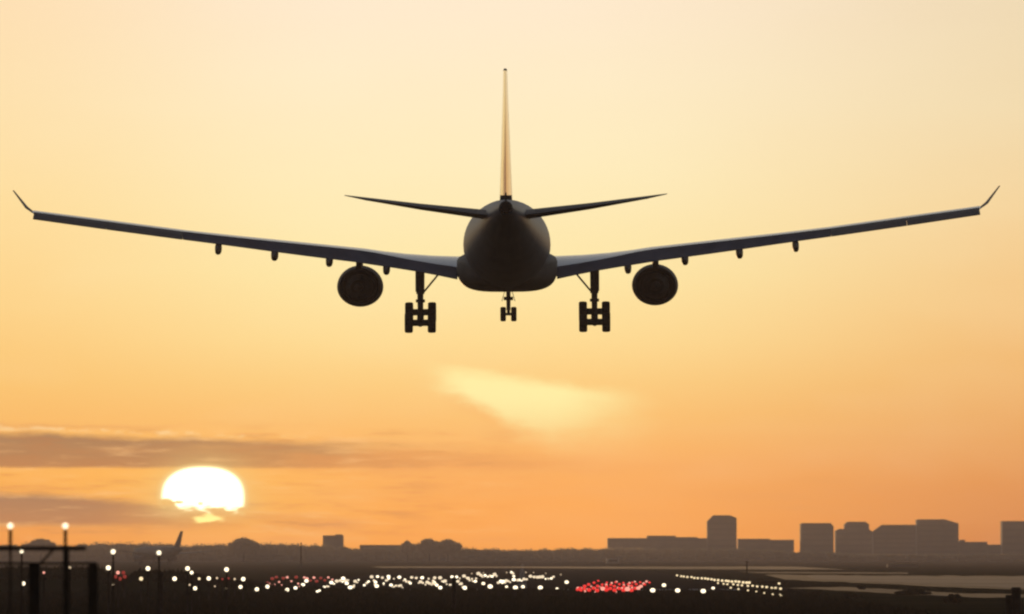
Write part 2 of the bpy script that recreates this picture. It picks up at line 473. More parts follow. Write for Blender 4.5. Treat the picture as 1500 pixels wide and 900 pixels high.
def tree(px, top_py, wpx, d, label, seed):
    rnd = random.Random(seed)
    h = CAMH + (HOR-top_py)/K*d; x = (px-CX)/K*d; w = wpx/K*d/2
    t = empty('tree', (x, d, 0)); tag(t, label, 'tree', 'trees that stand up from the far treeline')
    tr = MB().tube((0,0,0),(0,0,h*.55),.28,.16,8)
    for k in range(5):
        a = rnd.uniform(0,6.28); tr.tube((0,0,h*(.3+.05*k)),(math.cos(a)*w*.6,math.sin(a)*w*.6,h*(.55+.05*k)),.12,.04,6)
    tr.build('trunk', M['bark'], t)
    vs, fs = [], []
    for k in range(13):
        a = 6.2832*k/6.5 + rnd.uniform(-.3,.3); q = (.62 if k < 7 else .32)*rnd.uniform(.8,1.1) if k < 12 else 0
        zz = h*(.62 if k < 7 else .76)*rnd.uniform(.94,1.05) if k < 12 else h*.82
        leaf_ball(vs, fs, (math.cos(a)*w*q*1.15, math.sin(a)*w*q, zz), w*.42, h*(.22 if k < 7 else .18), 110, .36, rnd)
    leaf_ball(vs, fs, (0,0,h*.55), w*.85, h*.3, 200, .36, rnd)
    link_mesh('crown', vs, fs, M['leaf'], t)
tree(60, 788, 44, 4400, 'broad low rounded tree rising behind the pair of tall approach lamps', 1)
tree(357, 786.5, 46, 4400, 'round topped tree on the skyline just right of and below the setting sun', 2)
tree(597, 791.5, 22, 4400, 'small bushy tree at the left end of the long low far roof', 4)
tree(629, 788.3, 40, 4430, 'wide tree just right of the small bushy tree on the treeline', 5)
tree(656, 789.0, 42, 4430, 'flat topped tree at the right end of the raised clump in the treeline', 6)

# ------------------------------------------------------------------ far buildings
def building(px0, px1, top_py, d, depth, label, m='bld', roof=None, chamfer=None, floors=None, group=None, name='apartment_block'):
    x0, x1 = (px0-CX)/K*d, (px1-CX)/K*d
    h = CAMH + (HOR-top_py)/K*d
    w = x1-x0
    b = empty(name, ((x0+x1)/2, d, 0)); tag(b, label, 'building', group)
    cl, cr = chamfer or (0,0)     # the roof edge steps or slopes down at the ends (px, px)
    k = d/K
    prof = [(-w/2,0),(-w/2,h-(cl[1]*k if cl else 0))]
    if cl: prof += [(-w/2+cl[0]*k, h)]
    if cr: prof += [(w/2-cr[0]*k, h)]
    prof += [(w/2, h-(cr[1]*k if cr else 0)), (w/2,0)]
    n = len(prof)
    wm = MB().add([(x,0,z) for x,z in prof]+[(x,depth,z) for x,z in prof],
        [tuple(range(n)), tuple(range(2*n-1,n-1,-1))] + [(i,(i+1)%n,n+(i+1)%n,n+i) for i in range(n)])
    wm.build('wall', M[m], b)
    if roof:
        r = MB()
        for (a, c, up) in roof: r.box(-w/2+a*k, -w/2+c*k, depth*.2, depth*.8, h-.2, h+up*k)
        r.build('roof_plant_room', M[m], b)
    if floors:
        nf = floors; nw = max(2, int(w/3.6))
        low = h - max(cl[1] if cl else 0, cr[1] if cr else 0)*k
        for f in range(nf):
            z = 2.0 + (low-3.2)*f/max(1,nf-1) if nf > 1 else low*.5
            wmb = MB().box(-w/2+.9, w/2-.9, -.06, .10, z-.5, z+.5)
            wmb.build('window_band', M['glass'], b)
    return b
def ch(l, r): return (l, r)
D1 = 4900
FG = 'distant buildings along the skyline'
building(1036, 1079, 755, D1, 14, 'tall narrow tower block with a chamfered roofline standing alone above low roofs', chamfer=((9,9),(10,4)), floors=7, group=FG, name='tower_block')
building(890, 1036, 788.5, D1+60, 20, 'long low building with a stepped flat roof to the left of the lone tower', roof=[(58,100,3.6),(100,132,1.5)], floors=2, group=FG)
building(1081, 1128, 789.5, D1+60, 20, 'low flat roofed building joined to the right side of the lone tower', floors=2, group=FG)
building(1128, 1163, 791, D1+80, 20, 'lowest flat roofed building between the lone tower and the square blocks', floors=2, group=FG)
building(1173, 1221, 766.5, D1, 18, 'square grey apartment block standing leftmost of the cluster at right', chamfer=((2,2),(4,5)), floors=6, group=FG)
building(1224, 1278, 775, D1+120, 18, 'apartment block with a raised sloping central roof between two wider blocks', roof=None, chamfer=((6,3),(6,4)), floors=5, group=FG)
building(1237, 1273, 764.5, D1+150, 12, 'upper tower of the block with the raised centre, slightly chamfered', chamfer=((5,4),(5,4)), floors=6, group=FG, name='tower_block')
building(1279, 1345, 769, D1+40, 18, 'wide apartment block with its left roof corner cut away at a slope', chamfer=((14,10),(2,1)), floors=6, group=FG)
building(1343, 1404, 761, D1, 18, 'tallest block of the cluster at right with a stepped right shoulder', chamfer=((2,1),(20,6)), floors=7, group=FG)
building(1404, 1446, 794, D1+90, 16, 'low building with a small chimney box beside the tallest block', roof=[(2,10,3)], floors=1, group=FG)
building(1446, 1468, 798, D1+90, 16, 'lowest small building in the gap before the block at the right edge', floors=1, group=FG)
building(1468, 1540, 763.5, D1, 18, 'square apartment block cut off by the right edge of the view', floors=6, group=FG)
building(473, 503, 784.5, 4650, 9, 'small boxy building rising alone out of the treeline below the left wing', roof=[(18,28,1.5)], floors=2, group=FG, name='control_building')
building(527, 590, 798.5, 4640, 10, 'long low flat roof just above the trees below the left engine', floors=1, group=FG)
building(888, 908, 818, 3400, 8, 'small pale hangar in front of the dark treeline near the lone tower', m='pale', floors=1, name='hangar')
building(1300, 1345, 827.0, 2250, 6, 'low grey shed at the foot of the trees beyond the taxiway', floors=1, name='shed')

# ------------------------------------------------------------------ parked aircraft far off
def parked_plane():
    d = 3100; x = (232-CX)/K*d
    p = empty('parked_airliner', (x, d, 0), (0,0,R(62)))
    tag(p, 'small parked airliner on the far side of the field, tail fin above the treeline', 'aircraft')
    # local: +x towards the nose before turning
    L_ = 30.0
    rings = []
    for q, r, z in ((-.5,.15,4.1),(-.44,.6,3.9),(-.33,1.3,3.4),(-.2,1.75,3.0),(.0,1.8,2.95),(.3,1.8,2.95),(.42,1.5,2.85),(.48,.9,2.65),(.5,.2,2.5)):
        rings.append([(q*L_, r*math.cos(2*math.pi*i/16), z+r*math.sin(2*math.pi*i/16)) for i in range(16)])
    p.rotation_euler = (0,0,R(118)); p.scale = (1.3,)*3
    MB().loft(rings).build('fuselage', M['belly'], p, True, 40)
    f = MB().add([(-9.8,-.16,4.4),(-13.4,-.1,4.4),(-15.4,-.05,8.9),(-13.9,-.05,8.9),(-9.8,.16,4.4),(-13.4,.1,4.4),(-15.4,.05,8.9),(-13.9,.05,8.9)],
        [(0,1,2,3),(7,6,5,4),(0,4,5,1),(1,5,6,2),(2,6,7,3),(3,7,4,0)])
    f.build('tail_fin', M['aileron'], p)
    for s in (-1,1):
        MB().add([(3,s*1.4,2.3),(-3,s*1.4,2.3),(-5.6,s*14,3.5),(-4.2,s*14,3.5),(3,s*1.4,2.7),(-3,s*1.4,2.6),(-5.6,s*14,3.6),(-4.2,s*14,3.6)],
          [(0,1,2,3),(7,6,5,4),(0,4,5,1),(1,5,6,2),(2,6,7,3),(3,7,4,0)]).build('wing', M['belly'], p)
        MB().add([(-12,s*.6,3.9),(-14.6,s*.6,3.9),(-15.6,s*5.6,4.4),(-14.4,s*5.6,4.4),(-12,s*.6,4.05),(-14.6,s*.6,4.0),(-15.6,s*5.6,4.45),(-14.4,s*5.6,4.45)],
          [(0,1,2,3),(7,6,5,4),(0,4,5,1),(1,5,6,2),(2,6,7,3),(3,7,4,0)]).build('tailplane', M['belly'], p)
        MB().tube((3.2,s*5,1.45),(-.6,s*5,1.5),.85,.6,14).build('engine', M['nacelle'], p, True, 40)
        MB().tube((-2,s*2.2,2.2),(-2,s*2.2,.5),.14,.14,8).tube((-2,s*2.45,.5),(-2,s*1.95,.5),.5,.5,12).build('landing_gear', M['rubber'], p)
    MB().tube((11,0,1.6),(11,0,.4),.1,.1,8).tube((11,.25,.4),(11,-.25,.4),.4,.4,12).build('landing_gear', M['rubber'], p)
parked_plane()

# ------------------------------------------------------------------ the landing airliner
def sup(cx, cz, y, rx, rt, rb, n=40, et=2.0, eb=2.0):
    out = []
    for i in range(n):
        t = 2*math.pi*i/n
        c, s = math.cos(t), math.sin(t)
        e = et if s >= 0 else eb
        x = math.copysign(abs(c)**(2/e), c)*rx
        z = math.copysign(abs(s)**(2/e), s)*(rt if s >= 0 else rb)
        out.append((cx+x, y, cz+z))
    return out
PD = 535.0
plane = empty('airliner', at(743.0, 358.0, PD), (R(2.25), R(-.27), R(-.12)))
tag(plane, 'large twin engine airliner on final approach seen from directly behind, gear and flaps down', 'aircraft')
fus = [(30,-.75,.08),(29.6,-.70,.50),(28.8,-.6,1.0),(27.3,-.42,1.6),(25.5,-.25,2.1),(23.2,-.1,2.48),(20.5,0,2.70),(10,0,2.71),(0,0,2.71),(-8,0,2.71),(-12,.10,2.62),(-15,.30,2.42),(-18,.60,2.12),(-21,1.0,1.72),(-24,1.42,1.30),(-26.5,1.78,.92),(-28.2,2.05,.62),(-29.3,2.2,.42)]
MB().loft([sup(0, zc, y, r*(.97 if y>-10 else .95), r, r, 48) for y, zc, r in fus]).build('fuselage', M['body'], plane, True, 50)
# lower body colour: wing-body fairing
fair = [(11.5,-1.6,1.2,.6),(10,-1.45,2.3,1.15),(8,-1.2,2.85,1.55),(5,-1.1,2.98,1.72),(0,-1.05,3.04,1.80),(-5,-1.05,3.04,1.82),(-8,-1.1,2.9,1.70),(-10.5,-1.2,2.4,1.38),(-12.5,-1.35,1.4,.95),(-13.6,-1.5,.6,.55)]
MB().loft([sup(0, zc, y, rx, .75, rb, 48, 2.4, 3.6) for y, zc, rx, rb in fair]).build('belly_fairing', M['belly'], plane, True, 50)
MB().tube((0,-29.2,2.2),(0,-29.75,2.26),.36,.26,20).build('exhaust_pipe', M['dark'], plane, True, 40)
MB().box(-.05,.05,-29.35,-28.7,2.62,3.1).build('tail_beacon', M['belly'], plane)

def airfoil(le_y, te_y, zc, t, x, camber=.02, n=9, droop=0.0, both=True):
    """ring of a closed wing section at span x; droop lowers the rear part"""
    c = le_y - te_y; up, lo = [], []
    for i in range(n+1):
        q = .5*(1-math.cos(math.pi*i/n))
        th = 5*t*(.2969*math.sqrt(q)-.1260*q-.3516*q*q+.2843*q**3-.1036*q**4)/1.0*1.0
        cm = camber*c*4*q*(1-q)
        dz = -droop*max(0,(q-.35)/.65)**1.6
        up.append((x, le_y-q*c, zc+cm+th+dz)); lo.append((x, le_y-q*c, zc+cm-th*.95+dz*.75))
    return up + lo[-2:0:-1]
# span stations: x, leading edge y, trailing edge y of the fixed box, crest height, rear drop at the hinge line, flap end height
ST = [(2.30, 6.6,-3.0,-.70,.56,-2.12),
      (3.10, 6.0,-3.0,-.74,.54,-2.10),
      (4.60, 5.0,-3.1,-.68,.36,-1.76),
      (6.25, 4.0,-3.2,-.55,.20,-1.47),
      (7.60, 3.1,-3.4,-.39,.06,-1.27),
      (8.70, 2.5,-3.5,-.22,.03,-1.08),
      (11.5, .9,-4.6,.08,.02,-.72),
      (14.2,-.8,-5.8,.37,.02,-.35),
      (17.0,-2.5,-7.1,.67,.01,.05),
      (19.6,-4.1,-8.3,.97,.0,.40),
      (24.2,-7.0,-10.5,1.60,.0,1.04),
      (28.9,-9.9,-12.3,2.23,.0,1.72)]
ST = [(x*(1+min(0,te+3.5)/535*1.25), le, te, zt*(1+min(0,te+3.5)/535), dr, ze*(1+min(0,te+3.5)/535)) for x, le, te, zt, dr, ze in ST]
def flap_ring(x, hy, top, end, th, chord, s):
    # from the hinge line backwards and down to the trailing edge
    return [(s*x, hy+.25, top-.04), (s*x, hy-.2, top-.02), (s*x, hy-chord*.55, top+(end-top)*.52), (s*x, hy-chord, end+.03),
            (s*x, hy-chord, end-.01), (s*x, hy-chord*.5, top+(end-top)*.5-th*.9), (s*x, hy+.1, top-th), (s*x, hy+.3, top-th*.5)]
def lerp_st(x):
    for a, b in zip(ST, ST[1:]):
        if a[0] <= x <= b[0]:
            f = (x-a[0])/(b[0]-a[0]); return tuple(p+(q-p)*f for p, q in zip(a, b))
    return ST[-1]
for s in (-1, 1):
    rings = []
    for (x, le, te, zt, dr, ze) in ST:
        th = .5*max(.24, 1.25-.052*x) if x > 3 else .55
        T_ = th*1.9; rings.append(airfoil(le, te, zt-.5*T_-.02*(le-te)+.02, T_, s*x, .02, 10, dr))
    wing = MB().loft(rings).build('wing', M['wing'], plane, True, 40)
    def surf(x0, x1, name, m, k=4):
        rg = []
        for i in range(k+1):
            x = x0+(x1-x0)*i/k; (_, le, te, zt, dr, ze) = lerp_st(x)
            th = max(.10, .42-.012*x)
            top = zt-dr-.06
            ch_ = (top-ze)*(1.75 if name == 'flap' else 3.2)
            rg.append(flap_ring(x, te+.15, top, ze, th, ch_, s))
        return MB().loft(rg).build(name, M[m], wing, True, 30)
    surf(3.02, 10.40, 'flap', 'flap', 6)
    surf(10.405, 19.46, 'flap', 'flap', 5)
    surf(19.463, 23.9, 'aileron', 'aileron', 3)
    surf(23.92, 28.2, 'aileron', 'aileron', 3)
    # leading-edge slats, let down in front
    for (xa, xb) in ((3.6,8.3),(9.9,16.0),(16.1,22.2),(22.3,27.9)):
        rg = []
        for i in range(5):
            x = xa+(xb-xa)*i/4; (_, le, te, zt, dr, ze) = lerp_st(x); t = max(.12,.34-.008*x)
            zl = zt - (.62 if x < 9 else .36-.006*x)
            rg.append([(s*x, le+.05, zl+.10),(s*x, le+.35, zl+.02),(s*x, le+.62, zl-t*.6),(s*x, le+.55, zl-t),(s*x, le+.30, zl-t*.6),(s*x, le+.08, zl-.05)])
        MB().loft(rg).build('slat', M['wing'], wing, True, 40)
    wd = 28.9-ST[-1][0]   # winglet: thin swept blade
    w0 = [(s*(28.9-wd),-9.9,2.10),(s*(28.9-wd),-11.0,2.14),(s*(28.9-wd),-12.4,2.05),(s*(28.9-wd),-11.0,2.02)]
    w1_ = [(s*(29.25-wd),-10.9,2.44),(s*(29.25-wd),-11.9,2.46),(s*(29.32-wd),-12.8,2.42),(s*(29.34-wd),-11.9,2.34)]
    w2_ = [(s*(29.93-wd),-13.1,3.40),(s*(29.93-wd),-13.5,3.41),(s*(29.96-wd),-13.9,3.40),(s*(29.98-wd),-13.5,3.37)]
    MB().loft([w0,w1_,w2_]).build('winglet', M['aileron'], wing, False)
    # canoe fairings over the flap tracks
    for x, bot, w in ((7.33,-1.88,.22),(10.78,-1.36,.22),(14.05,-.97,.22),(17.4,-.57,.20)):
        (_, le, te, zt, dr, ze) = lerp_st(x)
        rg = []
        for i in range(11):
            q = i/10; y = te+2.6-q*4.6
            f = math.sin(math.pi*min(1,max(.02,q))**.85)**.6 if 0<q<1 else .04
            zc = zt-.75 + (bot+.36-(zt-.75))*min(1,q*1.5)
            rg.append(sup(s*x, zc, y, w*f, .34*f, .36*f, 20, 3.0, 2.6))
        MB().loft(rg).build('flap_track_fairing', M['aileron'], wing, True, 60)
    # engine
    ex, ez = s*9.08, -2.60
    nac = []
    for y, r in ((7.2,1.18),(7.0,1.30),(6.2,1.40),(4.6,1.43),(3.2,1.39),(2.2,1.26),(2.15,1.18)):
        nac.append(sup(ex, ez, y, r*1.0, r*.93, r*.86, 36))
    for y, r in ((2.3,1.10),(6.9,1.08),(7.15,1.14)):
        nac.append(sup(ex, ez, y, r*1.0, r*.93, r*.86, 36))
    nac.append(nac[0])
    eng = MB().loft(nac, cap=False).build('engine', M['nacelle'], plane, True, 45)
    MB().loft([sup(ex, ez, y, r, r*.95, r*.92, 30) for y, r in ((5.5,.80),(2.4,.86),(1.2,.66),(.45,.50))]).build('exhaust_nozzle', M['dark'], eng, True, 45)
    MB().loft([sup(ex, ez, y, r, r, r, 20) for y, r in ((.5,.32),(-.1,.22),(-.6,.06))]).build('exhaust_cone', M['dark'], eng, True, 45)
    fan = MB()
    for i in range(22):
        a = 2*math.pi*i/22; c, q = math.cos(a), math.sin(a); c2, q2 = math.cos(a+.22), math.sin(a+.22)
        fan.add([(ex+.3*c,5.9,ez+.27*q),(ex+1.06*c,5.9,ez+.95*q),(ex+1.06*c2,5.5,ez+.95*q2),(ex+.3*c2,5.5,ez+.27*q2),
                 (ex+.3*c,5.86,ez+.27*q),(ex+1.06*c,5.86,ez+.95*q),(ex+1.06*c2,5.46,ez+.95*q2),(ex+.3*c2,5.46,ez+.27*q2)],
                [(0,1,2,3),(7,6,5,4),(0,4,5,1),(1,5,6,2),(2,6,7,3),(3,7,4,0)])
    fan.loft([sup(ex, ez, y, 1.12, 1.04, .97, 36) for y in (4.3, 4.15)])
    fan.ball((ex,5.9,ez),.32,.5,.3)
    fan.build('fan', M['dark'], eng)
    MB().box(ex-.17,ex+.17,.4,5.6,ez+1.10,-.55+.1).build('pylon', M['aileron'], eng)
    # main landing gear
    gx = s*5.30; gy = -1.6
    G = MB()
    G.tube((gx,gy,-1.2),(gx,gy,-3.0),.27,.25,16)
    G.tube((gx,gy,-3.0),(gx,gy,-4.25),.19,.17,14)
    G.tube((gx-.28,gy,-3.42),(gx+.28,gy,-3.42),.10,.10,10)
    G.tube((gx,gy-.15,-3.45),(gx+.0,gy-.55,-3.85),.07,.07,8).tube((gx,gy-.55,-3.85),(gx,gy-.1,-4.2),.07,.07,8)
    fa, ra = (gx,gy+.98,-4.12), (gx,gy-.98,-4.74)          # bogie hangs tail-low
    G.tube((gx,gy+1.15,-4.07),(gx,gy-1.15,-4.79),.21,.21,14)
    for a in (fa, ra): G.tube((a[0]-.66,a[1],a[2]),(a[0]+.66,a[1],a[2]),.20,.20,12)
    for a in (fa, ra):
        for q in (-1,1): G.tube((a[0]+q*.28,a[1],a[2]),(a[0]+q*.5,a[1],a[2]),.17,.22,12)
    gear = G.build('main_landing_gear', M['gear'], plane, True, 35)
    for a in (fa, ra):
        for q in (-1,1):
            wx = gx+q*.70; rg = []
            prof = [(-.25,.28),(-.25,.54),(-.19,.605),(0,.62),(.19,.605),(.25,.54),(.25,.28)]
            for dxx, r in prof:
                rg.append([(wx+dxx, a[1]+r*math.cos(2*math.pi*i/28), a[2]+r*math.sin(2*math.pi*i/28)) for i in range(28)])
            MB().loft(rg).build('wheel', M['rubber'], gear, True, 40)
    MB().tube((gx-s*.15,gy,-2.95),(gx-s*1.15,gy,-1.75),.06,.06,10).build('side_brace', M['gear'], gear, True)
    MB().box(gx+s*.26-.03,gx+s*.26+.03,gy-.7,gy+.7,-2.85,-1.3).build('gear_door', M['aileron'], gear)
    # tailplane
    tr = []
    for x, le, te, z, t in ((.7,-20.6,-25.6,1.76,.62),(1.6,-21.2,-26.0,1.87,.56),(5.0,-23.5,-27.0,2.30,.38),(8.2,-25.6,-27.9,2.78,.18),(9.35,-26.5,-28.3,2.98,.05)):
        tr.append(airfoil(le, te+.9, z, t, s*x, .0, 8))
    tp = MB().loft(tr).build('tailplane', M['aileron'], plane, True, 40)
    MB().loft([[(s*x,te+1.0,z+t*.42),(s*x,te,z+.015),(s*x,te,z-.015),(s*x,te+1.0,z-t*.42)] for x,te,z,t in ((1.7,-26.0,1.86,.50),(5.0,-27.0,2.30,.34),(8.2,-27.9,2.76,.16))]).build('elevator', M['aileron'], tp)
# nose gear
ny = 24.0; nx = .0
NG = MB().tube((nx,ny,-2.2),(nx,ny,-4.3),.15,.13,14).tube((nx,ny,-4.2),(nx,ny,-4.62),.10,.10,12).tube((nx-.42,ny,-4.55),(nx+.42,ny,-4.55),.09,.09,12)
NG.tube((nx,ny,-3.6),(nx,ny+1.4,-2.4),.07,.07,8).tube((nx-.30,ny,-3.55),(nx+.30,ny,-3.55),.12,.12,10)
ng = NG.build('nose_landing_gear', M['gear'], plane, True, 35)
for q in (-1,1):
    rg = []
    for dxx, r in ((-.18,.2),(-.18,.40),(-.13,.46),(0,.47),(.13,.46),(.18,.40),(.18,.2)):
        rg.append([(q*.34+dxx, ny+r*math.cos(2*math.pi*i/24), -4.55+r*math.sin(2*math.pi*i/24)) for i in range(24)])
    MB().loft(rg).build('wheel', M['rubber'], ng, True, 40)
    MB().add([(q*.22,ny-.6,-3.1),(q*.22,ny+.5,-3.1),(q*.40,ny+.5,-3.72),(q*.40,ny-.6,-3.72),(q*.26,ny-.6,-3.1),(q*.26,ny+.5,-3.1),(q*.44,ny+.5,-3.72),(q*.44,ny-.6,-3.72)],
       [(0,1,2,3),(7,6,5,4),(0,4,5,1),(1,5,6,2),(2,6,7,3),(3,7,4,0)]).build('gear_door', M['aileron'], ng)
# fin and rudder
def fin_ring(z, le, hinge, t): # half thickness t at mid chord
    n = 7; up, lo = [], []
    for i in range(n+1):
        q = i/n; y = le + (hinge-le)*q
        w = t*(math.sin(math.pi*min(q,.5)) if q < .5 else 1.0-.12*(q-.5))
        up.append((w, y, z)); lo.append((-w, y, z))
    return up + lo[::-1]
FN = [(2.35,-16.5,-24.0,.40),(2.9,-17.6,-24.3,.37),(4.5,-19.6,-25.0,.31),(7.0,-22.2,-26.3,.22),(9.0,-24.4,-27.3,.15),(10.18,-25.6,-27.9,.12),(10.28,-26.2,-27.95,.07)]
fin_o = MB().loft([fin_ring(z+0, le, h, t) for z, le, h, t in FN]).build('tail_fin', M['white'], plane, True, 40)
MB().loft([[( t*.92,h-.02,z),(t*.55,h-c*.6,z),(.006,h-c,z),(-.006,h-c,z),(-t*.55,h-c*.6,z),(-t*.92,h-.02,z)] for z, le, h, t, c in ((2.95,0,-24.3,.37,2.3),(4.5,0,-25.0,.31,2.0),(7.0,0,-26.3,.22,1.6),(9.0,0,-27.3,.15,1.3),(10.15,0,-27.88,.12,1.1))]).build('rudder', M['white'], fin_o, True, 30)

# ------------------------------------------------------------------ approach light structure, near left
def lamp_head(parent, x, y, z, r, m, name='lamp'):
    h = MB().loft([[(x+q*math.cos(2*math.pi*i/16), y+yy, z+q*math.sin(2*math.pi*i/16)) for i in range(16)] for yy, q in ((.0,r*.98),(r*.9,r*.85),(r*1.8,r*.35))]).build('lamp_housing', M['steel'], parent, True, 40)
    d = MB().ball((x, y-.01, z), r, r*.55, r, 18, 10).build(name, M[m], parent, True)
    return d
D0 = 150.0; px = D0/K
def ax(p): return (p-CX)*px
def az_(p): return CAMH+(HOR-p)*px
fr = empty('approach_light_frame', (ax(60), D0, 0)); ox = ax(60)
tag(fr, 'dark steel frame in the near left corner carrying two tall bright globe lamps', 'light mast')
def bar(name, pts, r, par=fr, n=8):
    m_ = MB()
    for a, b in pts: m_.tube((ax(a[0])-ox,0,az_(a[1])),(ax(b[0])-ox,0,az_(b[1])), r, r, n)
    return m_.build(name, M['steel'], par)
bar('crossbar', [((-60,803.5),(126,803.5))], 3.3*px)
bar('lower_rail', [((-60,825.8),(142,825.8))], 1.9*px)
bar('brace', [((78,806),(60,825))], 1.8*px)
bar('post', [((15.5,776),(15.5,803))], 2.6*px); bar('post', [((15.5,803),(15.5,900))], 1.9*px)
bar('post', [((96,776),(96,803))], 2.6*px); bar('post', [((97,803),(97,960))], 4.6*px)
for cx_, wd in ((51,8),(137,7)):
    k0 = MB().box(ax(cx_-wd)-ox, ax(cx_+wd)-ox, -.1, .1, az_(900)-1.0, az_(828))
    k0.loft([[(ax(cx_+q*wd)-ox, yy, az_(828-3*math.sqrt(max(0,1-q*q)))) for q in (-1,-.7,-.3,.3,.7,1)] + [(ax(cx_+wd)-ox,yy,az_(830)),(ax(cx_-wd)-ox,yy,az_(830))] for yy in (-.1,.1)])
    k0.build('leg', M['steel'], fr)
for p in (15.5, 96): lamp_head(fr, ax(p)-ox, -.03, az_(770.6), 4.1*px, 'e_white')
G_A = 'approach lamps on stands at left'
def stand_lamp(px_, py, d, rpx, m, label, group=G_A, cat='light', zmin=.25):
    k = d/K; x, _, z = at(px_, py, d); z = max(z, zmin)
    t = empty('approach_lamp', (x, d, 0)); tag(t, label, cat, group)
    s = MB().tube((0,.06,0),(0,.06,z-rpx*k*.7), max(.03,1.3*k), max(.025,1.1*k), 8).box(-.18,.18,-.10,.22,0,.05).build('stand', M['steel'], t)
    lamp_head(t, 0, 0, z, rpx*k*.78, m)
    return t
near = [
 (32,808,250,3.6,'e_white','globe lamp on a short stand just under the crossbar of the near frame'),
 (166,808.5,250,4.6,'e_white','bright lamp on a thin post, left one of the pair standing over the treeline'),
 (233,810,250,4.3,'e_white','bright lamp on a thin post, right one of the pair standing over the treeline'),
 (102.6,831.5,330,2.6,'e_soft','small dim lamp at the foot of the near frame beside its thick post'),
 (64.6,839,330,2.4,'e_pink','small dim pinkish lamp between the two dark legs of the near frame'),
 (159,832,400,4.6,'e_white','bright white lamp directly below the left pair lamp, beside a pink one'),
 (217,833,400,4.3,'e_white','bright white lamp below the right pair lamp, in a row of three'),
 (275,833,400,4.3,'e_white','upper of two touching white lamps at the right end of the row of three'),
 (281,839,430,3.4,'e_white','lower of two touching white lamps at the right end of the row of three'),
 (332,834.5,400,4.3,'e_white','lone white lamp above the orange glow between two lower lamps'),
 (173,839,470,3.5,'e_pink','pink lamp just in front of the red glow near the left'),
 (207,848,550,3.8,'e_yel','yellowish lamp left of the dark mast of the right pair lamp'),
 (256,848,550,4.2,'e_white','white lamp low in the field right of the dark mast'),
 (292,848,550,2.6,'e_yel','small yellow lamp beside the lower white lamps left of centre field'),
 (306,847.5,550,4.0,'e_white','white lamp at the left end of the short orange glow'),
 (356.5,848.5,550,4.0,'e_white','white lamp at the right end of the short orange glow'),
 (34.6,855,640,3.9,'e_white','lone white lamp lowest in the dark corner below the near frame'),
 (166,856.6,660,2.2,'e_soft','tiny dim lamp in the grass under the red glow'),
 (237,856,660,2.2,'e_soft','tiny dim lamp in the grass under the dark mast'),
 (286,862,690,3.8,'e_white','white lamp lowest in the field below the two touching lamps'),
 (278,857,680,2.0,'e_soft','tiny dim lamp just above the lowest lamp below the touching pair'),
 (352.5,860,690,3.6,'e_white','white lamp under the right end of the orange glow'),
 (376.5,863.5,700,3.9,'e_white','round white lamp lowest of the row, left of the crowded lights'),
 (392,859.5,690,3.7,'e_white','white lamp in front of the dim red lights'),
 (421,864.5,700,3.9,'e_white','round white lamp low under the dim red lights'),
 (332,862,690,1.9,'e_soft','faint small lamp between the lowest lamps under the orange glow'),
 (315,859,690,1.6,'e_soft','faintest small lamp left below the orange glow'),
]
for a in near: stand_lamp(*a)
for k, (x_, y_) in enumerate(((318,847),(326,848.5),(335,847.5),(344,848.5))):
    stand_lamp(x_, y_, 620, 2.2, 'e_dimred' if k in (1,2) else 'e_soft', 'dim orange lamp in the short glowing row between two white lamps', 'orange lamps of the short glowing row')
for k, (x_, y_) in enumerate(((170,845),(176,848),(183,845),(181,839))):
    stand_lamp(x_, y_, 600, 3.6, 'e_dimred', 'dim red lamp of the tight red glow behind the pink lamp', 'red lamps of the tight glow near the left')

# ------------------------------------------------------------------ runway lights
def fixture(name, m, label, cat='light', group=None, r=.17):
    t = empty(name); tag(t, label, cat, group)
    MB().tube((0,0,0),(0,0,.22),.035,.035,8).tube((0,0,0),(0,0,.03),.14,.14,12).build('stand', M['steel'], t)
    MB().loft([[(q*math.cos(2*math.pi*i/14), q*math.sin(2*math.pi*i/14), zz) for i in range(14)] for zz, q in ((.20,.06),(.24,r*.75),(.28,r*.8))]).build('lamp_housing', M['steel'], t, True, 40)
    MB().ball((0,0,.28+r*.75), r, r, r*.85, 14, 8).build('lamp', M[m], t, True)
    return t
def copy_fix(src, loc, sc=1.0, label=None, group=None):
    r = src.copy(); COL.objects.link(r); r.location = loc; r.scale = (sc,)*3
    if label: r['label'] = label
    if group: r['group'] = group
    for c in list(src.children):
        q = c.copy(); COL.objects.link(q); q.parent = r
    return r
used = {}
protos = {}
def rl(kind, px_, py, rpx=3.2):
    m, label, group = KIND[kind]
    d = K*(CAMH-.40)/(py-HOR); x = (px_-CX)/K*d
    sc = rpx*.88*d/K/.17
    if kind not in protos:
        protos[kind] = fixture('runway_light', m, label, 'light', group)
        protos[kind].location = (x, d, 0); protos[kind].scale = (sc,)*3
    else: copy_fix(protos[kind], (x, d, 0), sc)
KIND = dict(
 v=('e_strip','cream runway light glowing in the crowded bright strip left of centre','cream lights of the crowded strip'),
 w=('e_strip_b','white runway light glowing in the crowded bright strip left of centre','white lights of the crowded strip'),
 b=('e_white','round white threshold light in the loose row left of the red lights','round white lights in the row left of the red lights'),
 e=('e_yel','pale light in the long double row slanting away right of the red lights','lights of the double row slanting away at right'),
 r=('e_red','bright red runway light in the red patch right of centre','red lights of the bright patch'),
 p=('e_pink','pinkish glowing light among the bright red runway lights','pink lights inside the red patch'),
 q=('e_dimred','dim red light in the scattered reddish patch left of centre','dim red lights left of centre'),
 s=('e_pink','pink light in the scattered reddish patch left of centre','pink lights of the scattered reddish patch'),
 g=('e_white','round white light in the loose row right of the red patch','round white lights right of the red patch'),
 f=('e_soft','faint small light far down the runway near its vanishing end','faint lights at the far end of the runway'),
)
rnd = random.Random(21)
